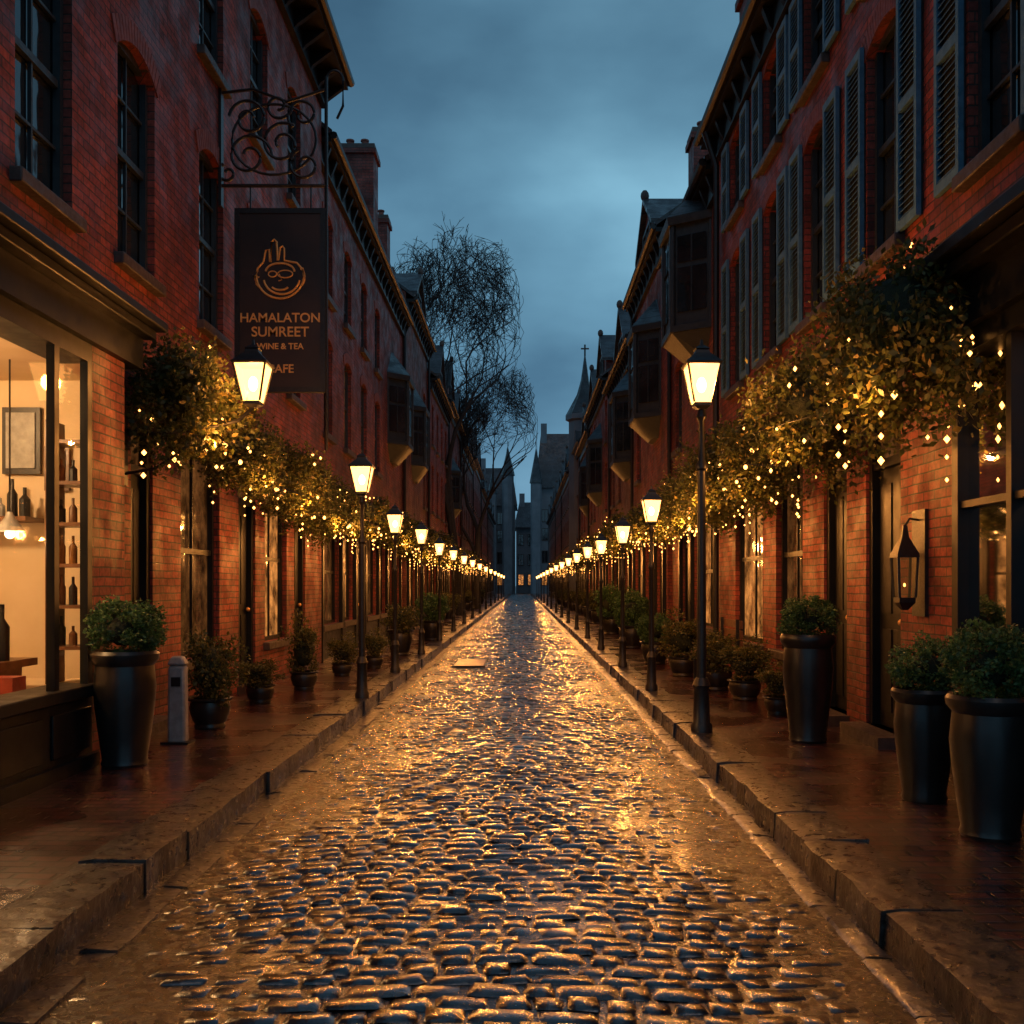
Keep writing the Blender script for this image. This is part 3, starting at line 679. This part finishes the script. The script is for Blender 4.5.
# ------------------------------------------------------------------ hanging sign
b=B('hanging_sign'); sy=11.9; x0,x1=-3.38,-2.36; z0,z1=3.82,5.94
b.box('board','signm',x0,x1,sy-.03,sy+.03,z0,z1)
for a in ((x0-.03,x0+.03,z0-.03,z1+.03),(x1-.03,x1+.03,z0-.03,z1+.03)): b.box('board_frame','iron',a[0],a[1],sy-.045,sy+.045,a[2],a[3])
for zz in (z0,z1): b.box('board_frame','iron',x0+.03,x1-.03,sy-.044,sy+.044,zz-.03,zz+.03)
cx=(x0+x1)/2; cz=5.17; Y=sy-.036
def arc(c,rx,rz,a0,a1,n=22): return [(c[0]+rx*math.cos(math.radians(a0+(a1-a0)*i/n)),Y,c[1]+rz*math.sin(math.radians(a0+(a1-a0)*i/n))) for i in range(n+1)]
T=lambda pts,r=.013:b.tube('emblem','gold',pts,r,5)
T(arc((cx,cz),.28,.27,160,380)); T(arc((cx+.02,cz-.02),.215,.2,190,350)); T(arc((cx,cz+.05),.17,.1,0,180)); T(arc((cx+.06,cz+.02),.09,.045,0,360),.008)
T(arc((cx-.09,cz+.02),.05,.035,0,360),.008); T(arc((cx,cz-.12),.1,.05,200,340)); T([(cx-.01,Y,cz+.02),(cx+.02,Y,cz-.05),(cx-.02,Y,cz-.06)],.008)
T([(cx-.27,Y,cz+.08),(cx-.2,Y,cz+.16),(cx-.17,Y,cz+.3),(cx-.13,Y,cz+.31),(cx-.12,Y,cz+.16)])
T([(cx-.11,Y,cz+.16),(cx-.1,Y,cz+.4),(cx-.07,Y,cz+.43),(cx-.04,Y,cz+.4),(cx-.03,Y,cz+.18)])
T([(cx-.02,Y,cz+.18),(cx+.0,Y,cz+.33),(cx+.03,Y,cz+.35),(cx+.05,Y,cz+.32),(cx+.05,Y,cz+.18),(cx+.2,Y,cz+.15),(cx+.26,Y,cz+.08)])
T(arc((cx+.24,cz-.02),.05,.1,-90,90)); T([(cx-.25,Y,cz-.02),(cx-.31,Y,cz-.0),(cx-.28,Y,cz-.1),(cx-.22,Y,cz-.16)])
zr0,zr1=6.25,7.35; I=lambda pts,r=.016:b.tube('scroll_bracket','iron',pts,r,6)
xr=-2.33; Y=sy
I([(-3.6,sy,zr0),(xr,sy,zr0)],.022); I([(-3.6,sy,zr1),(-3.2,sy,zr1+.05),(-2.8,sy,zr1-.1),(xr,sy,zr1+.05)],.018)
I([(xr,sy,3.1),(xr,sy,7.55)],.022); I([(xr,sy,7.5)]+[(xr+.1-.1*math.cos(math.radians(t)),sy,7.5+.12*math.sin(math.radians(t))) for t in range(20,181,20)]+[(xr+.2,sy,7.2),(xr+.13,sy,7.05)],.016)
def spiral(c,r,a0,turn,n=30): return [(c[0]+r*(1-.75*i/n)*math.cos(a0+turn*i/n),sy,c[1]+r*(1-.75*i/n)*math.sin(a0+turn*i/n)) for i in range(n+1)]
for c,r,a,t in (((-3.25,6.6),.28,0,9),((-3.25,7.05),.24,3,-9),((-2.85,6.75),.26,1,9),((-2.6,7.1),.2,4,-8),((-2.58,6.5),.2,2,8),((-2.9,7.2),.17,0,-8),((-3.5,6.4),.12,2,7)): I(spiral(c,r,a,t),.019)
I(arc((-2.95,6.8),.5,.42,0,360,30)); b.box('wall_plate','iron',-3.6,-3.565,sy-.05,sy+.05,6.0,7.5)
for xx in (x0+.15,x1-.15): I([(xx,sy,z1),(xx,sy,zr0)],.01)
b.finish()
def text(t,x,z,size,ext=.003):
    c=bpy.data.curves.new('lettering','FONT'); c.body=t; c.size=size; c.align_x='CENTER'; c.extrude=ext; c.offset=.002; c.materials.append(M['gold'])
    o=bpy.data.objects.new('lettering',c); COL.objects.link(o); o.location=(x,sy-.036,z); o.rotation_euler=(math.pi/2,0,0); o.parent=b.root
text('HAMALATON',cx,4.62,.155); text('SUMREET',cx,4.45,.165); text('WINE & TEA',cx,4.3,.1); text('CAFE',cx,4.02,.14)

# ------------------------------------------------------------------ vegetation
def leafmesh(name,n,rad,leaf,ncl,clr,seed,mat,droop=0,shell=.55):
    g=np.random.default_rng(seed); rad=np.array(rad)
    d=g.normal(size=(ncl,3)); d/=np.linalg.norm(d,axis=1)[:,None]
    cc=d*(shell+(.92-shell)*g.random((ncl,1)))*rad
    k=g.integers(0,ncl,n); e=g.normal(size=(n,3)); e/=np.linalg.norm(e,axis=1)[:,None]
    cr=clr*(0.6+.8*g.random(ncl))[k][:,None]
    P=cc[k]+e*cr*(g.random((n,1))**.45)*rad.mean()/.5*.5
    if droop: 
        rr=np.sqrt((P[:,0]/rad[0])**2+(P[:,1]/rad[1])**2); P[:,2]-=droop*rr*g.random(n)
    a=g.normal(size=(n,3))+e*.8; a/=np.linalg.norm(a,axis=1)[:,None]
    t=g.normal(size=(n,3)); bb=np.cross(a,t); bb/=np.linalg.norm(bb,axis=1)[:,None]
    l=(leaf*(.6+.8*g.random(n)))[:,None]
    V=np.stack([P-a*l*.5,P+bb*l*.28,P+a*l*.5,P-bb*l*.28],1).reshape(-1,3)
    F=np.arange(n*4).reshape(-1,4)
    me=bpy.data.meshes.new(name); me.from_pydata(V.tolist(),[],F.tolist()); me.materials.append(M[mat])
    at=me.attributes.new('rnd','FLOAT','POINT'); at.data.foreach_set('value',np.repeat(g.random(n),4).astype(np.float32))
    return me
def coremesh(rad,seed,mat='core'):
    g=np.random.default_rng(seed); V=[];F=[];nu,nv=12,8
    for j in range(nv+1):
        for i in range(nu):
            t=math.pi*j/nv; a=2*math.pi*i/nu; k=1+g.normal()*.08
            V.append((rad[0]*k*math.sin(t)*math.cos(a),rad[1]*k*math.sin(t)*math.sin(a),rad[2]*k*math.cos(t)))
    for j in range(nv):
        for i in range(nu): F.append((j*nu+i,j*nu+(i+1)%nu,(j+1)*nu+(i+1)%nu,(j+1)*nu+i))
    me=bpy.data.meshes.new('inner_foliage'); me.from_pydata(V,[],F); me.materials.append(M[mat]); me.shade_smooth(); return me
HM=[leafmesh('hanging_leaves',8000,(.5,.5,.55),.05,30,.42,s_,'leaf',.35) for s_ in (1,2,3)]
HMF=[leafmesh('hanging_leaves',1600,(.5,.5,.5),.09,18,.40,s_,'leaf',.2) for s_ in (5,6)]
SM=[leafmesh('shrub_leaves',6000,(.5,.5,.5),.055,60,.26,s_,'leafg',0,.7) for s_ in (11,12,13)]
SL=[leafmesh('shrub_leaves',3200,(.5,.5,.7),.07,26,.40,s_,'leaf',0,.35) for s_ in (21,22)]
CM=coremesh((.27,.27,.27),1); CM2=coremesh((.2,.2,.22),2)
def bulbmesh(seed,n,rad,dang):
    g=random.Random(seed); V=[];F=[]
    def ico(c,r):
        n0=len(V)
        for d in ((0,0,1),(1,0,0),(0,1,0),(-1,0,0),(0,-1,0),(0,0,-1)): V.append((c[0]+d[0]*r,c[1]+d[1]*r,c[2]+d[2]*r*1.2))
        for f in ((0,1,2),(0,2,3),(0,3,4),(0,4,1),(5,2,1),(5,3,2),(5,4,3),(5,1,4)): F.append(tuple(i+n0 for i in f))
    for i in range(n):
        d=Vector((g.gauss(0,1),g.gauss(0,1),g.gauss(-.35,1))).normalized(); k=g.uniform(.75,1.12)
        ico((d.x*rad[0]*k,d.y*rad[1]*k,d.z*rad[2]*k-.1),g.choice([.009,.012,.016,.02]))
    for i in range(dang):
        x,y=g.uniform(-.5,.5),g.uniform(-.5,.5); z=-.45
        for k in range(g.randint(1,4)):
            z-=g.uniform(.07,.16); ico((x+g.uniform(-.03,.03),y,z),g.choice([.012,.016,.02]))
    me=bpy.data.meshes.new('fairy_bulbs'); me.from_pydata(V,[],F); me.materials.append(M['bulb']); me.shade_smooth(); return me
BMs=[bulbmesh(i,18,(.52,.52,.55),4) for i in range(4)]
def hang(x,y,z,sx,sz,side,near,power):
    e=bpy.data.objects.new('hanging_plant',None); COL.objects.link(e); e.location=(x,y,z)
    q=HM if near else HMF
    o=mkobj('foliage',R.choice(q),e); o.scale=(sx,sx,sz); o.rotation_euler=(0,0,R.uniform(0,6))
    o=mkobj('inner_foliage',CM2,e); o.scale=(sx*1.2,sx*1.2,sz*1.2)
    o=mkobj('fairy_bulbs',R.choice(BMs),e); o.scale=(sx,sx,sz); o.rotation_euler=(0,0,R.uniform(0,6))
    bb=B('bracket'); wx=side*(3.2 if side>0 else 3.6)
    bb.tube('arm','iron',[(wx-x,0,.1),(0,0,.15),(0,0,-.05)],.014,6); bb.lathe('basket','iron',0,0,[(.05,-.3*sz),(.16,-.15),(.2,-.02)],10)
    r=bb.finish(); r.parent=e
    if power:
        tow=-side*.35*sx
        plight('fairy_bulb_light',(tow,-.35*sx,-.5*sz),power*1.0,(1,.36,.07),.02,e)
hangs=[(-3.08,9.2,3.3,1.12,1.1,-1,1,26),(-2.95,10.7,2.95,.85,.8,-1,1,18),(-3.0,12.9,2.95,1.0,.9,-1,1,24),(-2.95,14.4,2.75,.95,.85,-1,1,20),(-2.95,16.2,2.75,.95,.85,-1,1,20),
 (2.72,7.25,3.38,1.15,1.3,1,1,22),(2.68,9.4,3.2,1.1,1.1,1,1,26),(2.6,11.0,2.95,1.0,.95,1,1,18),(2.58,12.6,3.0,1.15,1.0,1,1,26),(2.55,14.2,2.8,1.05,.9,1,1,20),(2.5,15.8,2.8,1.05,.9,1,1,20)]
y=18.0;i=0
while y<80:
    pw=34 if (i%2==0 and y<60) else 0
    hangs.append((-2.9,y,R.uniform(2.6,2.95),1.0,.85,-1,0,pw)); hangs.append((2.5,y+.7,R.uniform(2.6,2.95),1.0,.85,1,0,pw)); y+=1.9+y*.02; i+=1
for h in hangs: hang(*h)
for sd in (-1,1):
    hs=sorted([h for h in hangs if h[5]==sd],key=lambda h:h[1]); b=B('string_lights')
    for a,c in zip(hs[:-1],hs[1:]):
        n=9; pts=[]
        for i in range(n+1):
            t=i/n; pts.append((a[0]+(c[0]-a[0])*t-sd*R.uniform(-.1,.35),a[1]+(c[1]-a[1])*t,a[2]+(c[2]-a[2])*t-.2-.5*t*(1-t)+R.uniform(-.12,.1)))
        b.tube('wire','iron',pts,.004,4)
        for p in pts[1:-1]:
            if R.random()<.6: b.ball('bulbs','bulb',(p[0],p[1],p[2]-.03),R.choice((.012,.016,.02)),1.2)
    b.finish()
def planter(px,yb,hp,rp,fr,fh,kind='g',tall=False):
    x,y=PX(px,yb); b=B('potted_shrub')
    z=SW
    b.lathe('pot','pot',x,y,[(rp*.70,z),(rp*.74,z+.02),(rp*.70,z+.05),(rp*.80,z+hp*.25),(rp*.92,z+hp*.5),(rp*.97,z+hp*.68),(rp*.93,z+hp*.8),(rp*.9,z+hp*.87),(rp*1.05,z+hp*.92),(rp*1.07,z+hp*.97),(rp*1.0,z+hp),(rp*.9,z+hp*.99),(rp*.88,z+hp*.93)],32)
    b.lathe('soil','soil',x,y,[(rp*.01,z+hp*.94),(rp*.88,z+hp*.94)],20)
    root=b.finish()
    me=R.choice(SM if kind=='g' else SL); o=mkobj('foliage',me,root); o.location=(x,y,z+hp+fh*.40); k=2.05 if kind=='g' else 2.1
    o.scale=(fr*k,fr*k,fh*1.15/(1 if kind=='g' else 1.4)); o.rotation_euler=(0,0,R.uniform(0,6))
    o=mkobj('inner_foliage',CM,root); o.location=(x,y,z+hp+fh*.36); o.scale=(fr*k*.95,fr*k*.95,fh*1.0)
planter(125,765,.88,.235,.29,.42); planter(210,728,.3,.2,.27,.75,'l'); planter(260,703,.22,.17,.24,.35,'l'); planter(304,690,.25,.18,.24,.75,'l')
planter(342,676,.2,.16,.24,.45,'l'); planter(374,668,.2,.16,.24,.45,'l'); planter(400,655,.5,.25,.35,.6,'l'); planter(432,640,.5,.28,.4,.7)
planter(808,741,.95,.225,.26,.35); planter(924,800,.72,.19,.22,.34); planter(990,836,.78,.215,.25,.42)
planter(745,700,.25,.2,.3,.5,'l'); planter(778,715,.2,.15,.22,.35,'l'); planter(716,690,.3,.22,.33,.55,'l'); planter(683,676,.3,.22,.33,.7,'l'); planter(752,662,.6,.3,.35,.5); planter(655,664,.4,.25,.32,.5); planter(632,648,.5,.3,.4,.8); planter(612,634,.5,.3,.5,.9)
for i,yy in enumerate((36,41,47,54,62,72)):
    for sd,xx in ((-1,-3.0),(1,2.75)):
        px=522+1000*xx/yy; planter(px,585+1380/yy,.5,.28,.4,.7,'l')
x,y=PX(178,743); b=B('bollard')
b.loft('post','grey',[(x-.08,y-.06,SW),(x+.08,y-.06,SW),(x+.08,y+.06,SW),(x-.08,y+.06,SW)],[(x-.075,y-.055,SW+.68),(x+.075,y-.055,SW+.68),(x+.075,y+.055,SW+.68),(x-.075,y+.055,SW+.68)])
b.loft('cap','grey',[(x-.085,y-.065,SW+.682),(x+.085,y-.065,SW+.682),(x+.085,y+.065,SW+.682),(x-.085,y+.065,SW+.682)],[(x-.05,y-.04,SW+.76),(x+.05,y-.04,SW+.76),(x+.05,y+.04,SW+.76),(x-.05,y+.04,SW+.76)])
b.box('slot','iron',x-.04,x+.04,y-.063,y-.058,SW+.5,SW+.58); b.box('base_plate','iron',x-.12,x+.12,y-.1,y+.1,SW+.001,SW+.02)
b.finish({'post':.025,'cap':.02})
b=B('road_plate'); b.box('plate','plate',-1.25,-.7,18.2,19.8,.012,.03); b.box('frame','iron',-1.29,-.66,18.16,18.195,.004,.034); b.box('frame','iron',-1.29,-.66,19.805,19.84,.004,.034); b.finish({'plate':.004})
b=B('street_bench'); x,y=2.6,13.6
for k in range(4): b.box('seat','wood',x-.2+.11*k,x-.11+.11*k,y-.6,y+.6,SW+.43,SW+.46)
for k in range(3): b.box('backrest','wood',x+.245,x+.275,y-.6,y+.6,SW+.55+.13*k,SW+.65+.13*k)
for yy in (y-.5,y+.5):
    b.box('legs','iron',x-.18,x-.14,yy-.02,yy+.02,SW,SW+.428); b.box('legs','iron',x+.2,x+.24,yy-.02,yy+.02,SW,SW+.93); b.box('legs','iron',x-.14,x+.2,yy-.019,yy+.019,SW+.39,SW+.426)
b.finish()
# ------------------------------------------------------------------ bare trees (crown kept inside an ellipsoid envelope)
def tree(x,y,th,seed,c,rad,r0,l0,maxlv=9):
    g=random.Random(seed); b=B('bare_tree'); c=Vector(c)
    def out(p): return math.sqrt(((p.x-c.x)/rad[0])**2+((p.y-c.y)/rad[1])**2+((p.z-c.z)/rad[2])**2)
    def grow(p,d,l,r,lv):
        pts=[p]; q=p; dd=d; w=.03 if lv==0 else .12
        for i in range(3):
            v=Vector((g.gauss(0,w),g.gauss(0,w),g.gauss(0.02,.08)))
            if lv>0 and out(q)>.85 and q.z>c.z-rad[2]*.6: v+=(c-q).normalized()*.16
            dd=(dd+v).normalized(); q=q+dd*l/3; pts.append(q)
        if lv>2 and out(q)>1.12 and q.z>c.z-rad[2]*.5: return
        r1=r*.74
        b.tube('trunk' if lv==0 else 'branches','bark',pts,r,8 if lv<2 else (5 if lv<4 else 3),r1)
        if lv>=maxlv: return
        n=3 if lv<5 else 2
        for i in range(n):
            if lv<2:
                an=2*math.pi*(i/n)+g.uniform(-.4,.4)+lv; ax=Vector((math.cos(an),math.sin(an),0)); k=g.uniform(.3,.5)
            else:
                ax=Vector((g.gauss(0,1),g.gauss(0,1),g.gauss(0,.5))).normalized(); k=g.uniform(.4,.8)
            nd=(dd+ax*k+Vector((0,0,.09))).normalized()
            st=pts[-1] if i<2 else pts[-2]
            grow(st,nd,(l0 if lv==0 else l)*g.uniform(.70,.86),max(r1*g.uniform(.62,.82),.013),lv+1)
    grow(Vector((x,y,SW)),Vector((0,0,1)),th,r0,0)
    b.finish()
tree(-2.95,46.4,6.5,5,(-3.1,46.4,13),(2.9,3.6,6.2),.24,4.0); tree(-2.6,58,4.5,9,(-1.9,58,10),(2.6,3.2,6.0),.22,3.4,9)
# ------------------------------------------------------------------ sky + lights
w=bpy.data.worlds.new('World'); scene.world=w; w.use_nodes=True; nt=w.node_tree; nt.nodes.clear()
out=nt.nodes.new('ShaderNodeOutputWorld'); bg=N(nt,'ShaderNodeBackground',Strength=1.12); L(nt,bg.outputs[0],out.inputs[0])
tc=nt.nodes.new('ShaderNodeTexCoord'); sp=nt.nodes.new('ShaderNodeSeparateXYZ'); L(nt,tc.outputs['Generated'],sp.inputs[0])
base=ramp(nt,sp.outputs[2],[(0,(.12,.25,.37)),(.2,(.12,.27,.39)),(.36,(.145,.32,.445)),(.5,(.07,.165,.25)),(1,(.055,.125,.20))])
mp=N(nt,'ShaderNodeMapping'); mp.inputs['Scale'].default_value=(1,1,2.0); mp.inputs['Location'].default_value=(.35,.2,.1); L(nt,tc.outputs['Generated'],mp.inputs[0])
cl=noise(nt,mp.outputs[0],2.6,6,.45)
c=mixc(nt,1.0,base,ramp(nt,cl,[(.36,(.56,.60,.66)),(.49,(.95,.96,.98)),(.62,(1.5,1.42,1.36))]),'MULTIPLY')
L(nt,c,bg.inputs[0])
sn=bpy.data.lights.new('warm_fill_sun','SUN'); sn.energy=.14; sn.angle=math.radians(25); sn.color=(1,.74,.64); so=bpy.data.objects.new('warm_fill_sun',sn); COL.objects.link(so); so.rotation_euler=(math.radians(28),math.radians(5),0)  # added faint warm fill from above, lifts the red of the brick walls
# ------------------------------------------------------------------ camera
cam=bpy.data.cameras.new('camera'); co=bpy.data.objects.new('camera',cam); COL.objects.link(co)
co.location=(0,0,1.5); co.rotation_euler=(math.pi/2,0,0); cam.lens=1000/1024*36; cam.sensor_width=36; cam.shift_x=-10/1024; cam.shift_y=73/1024; cam.clip_end=3000
scene.camera=co
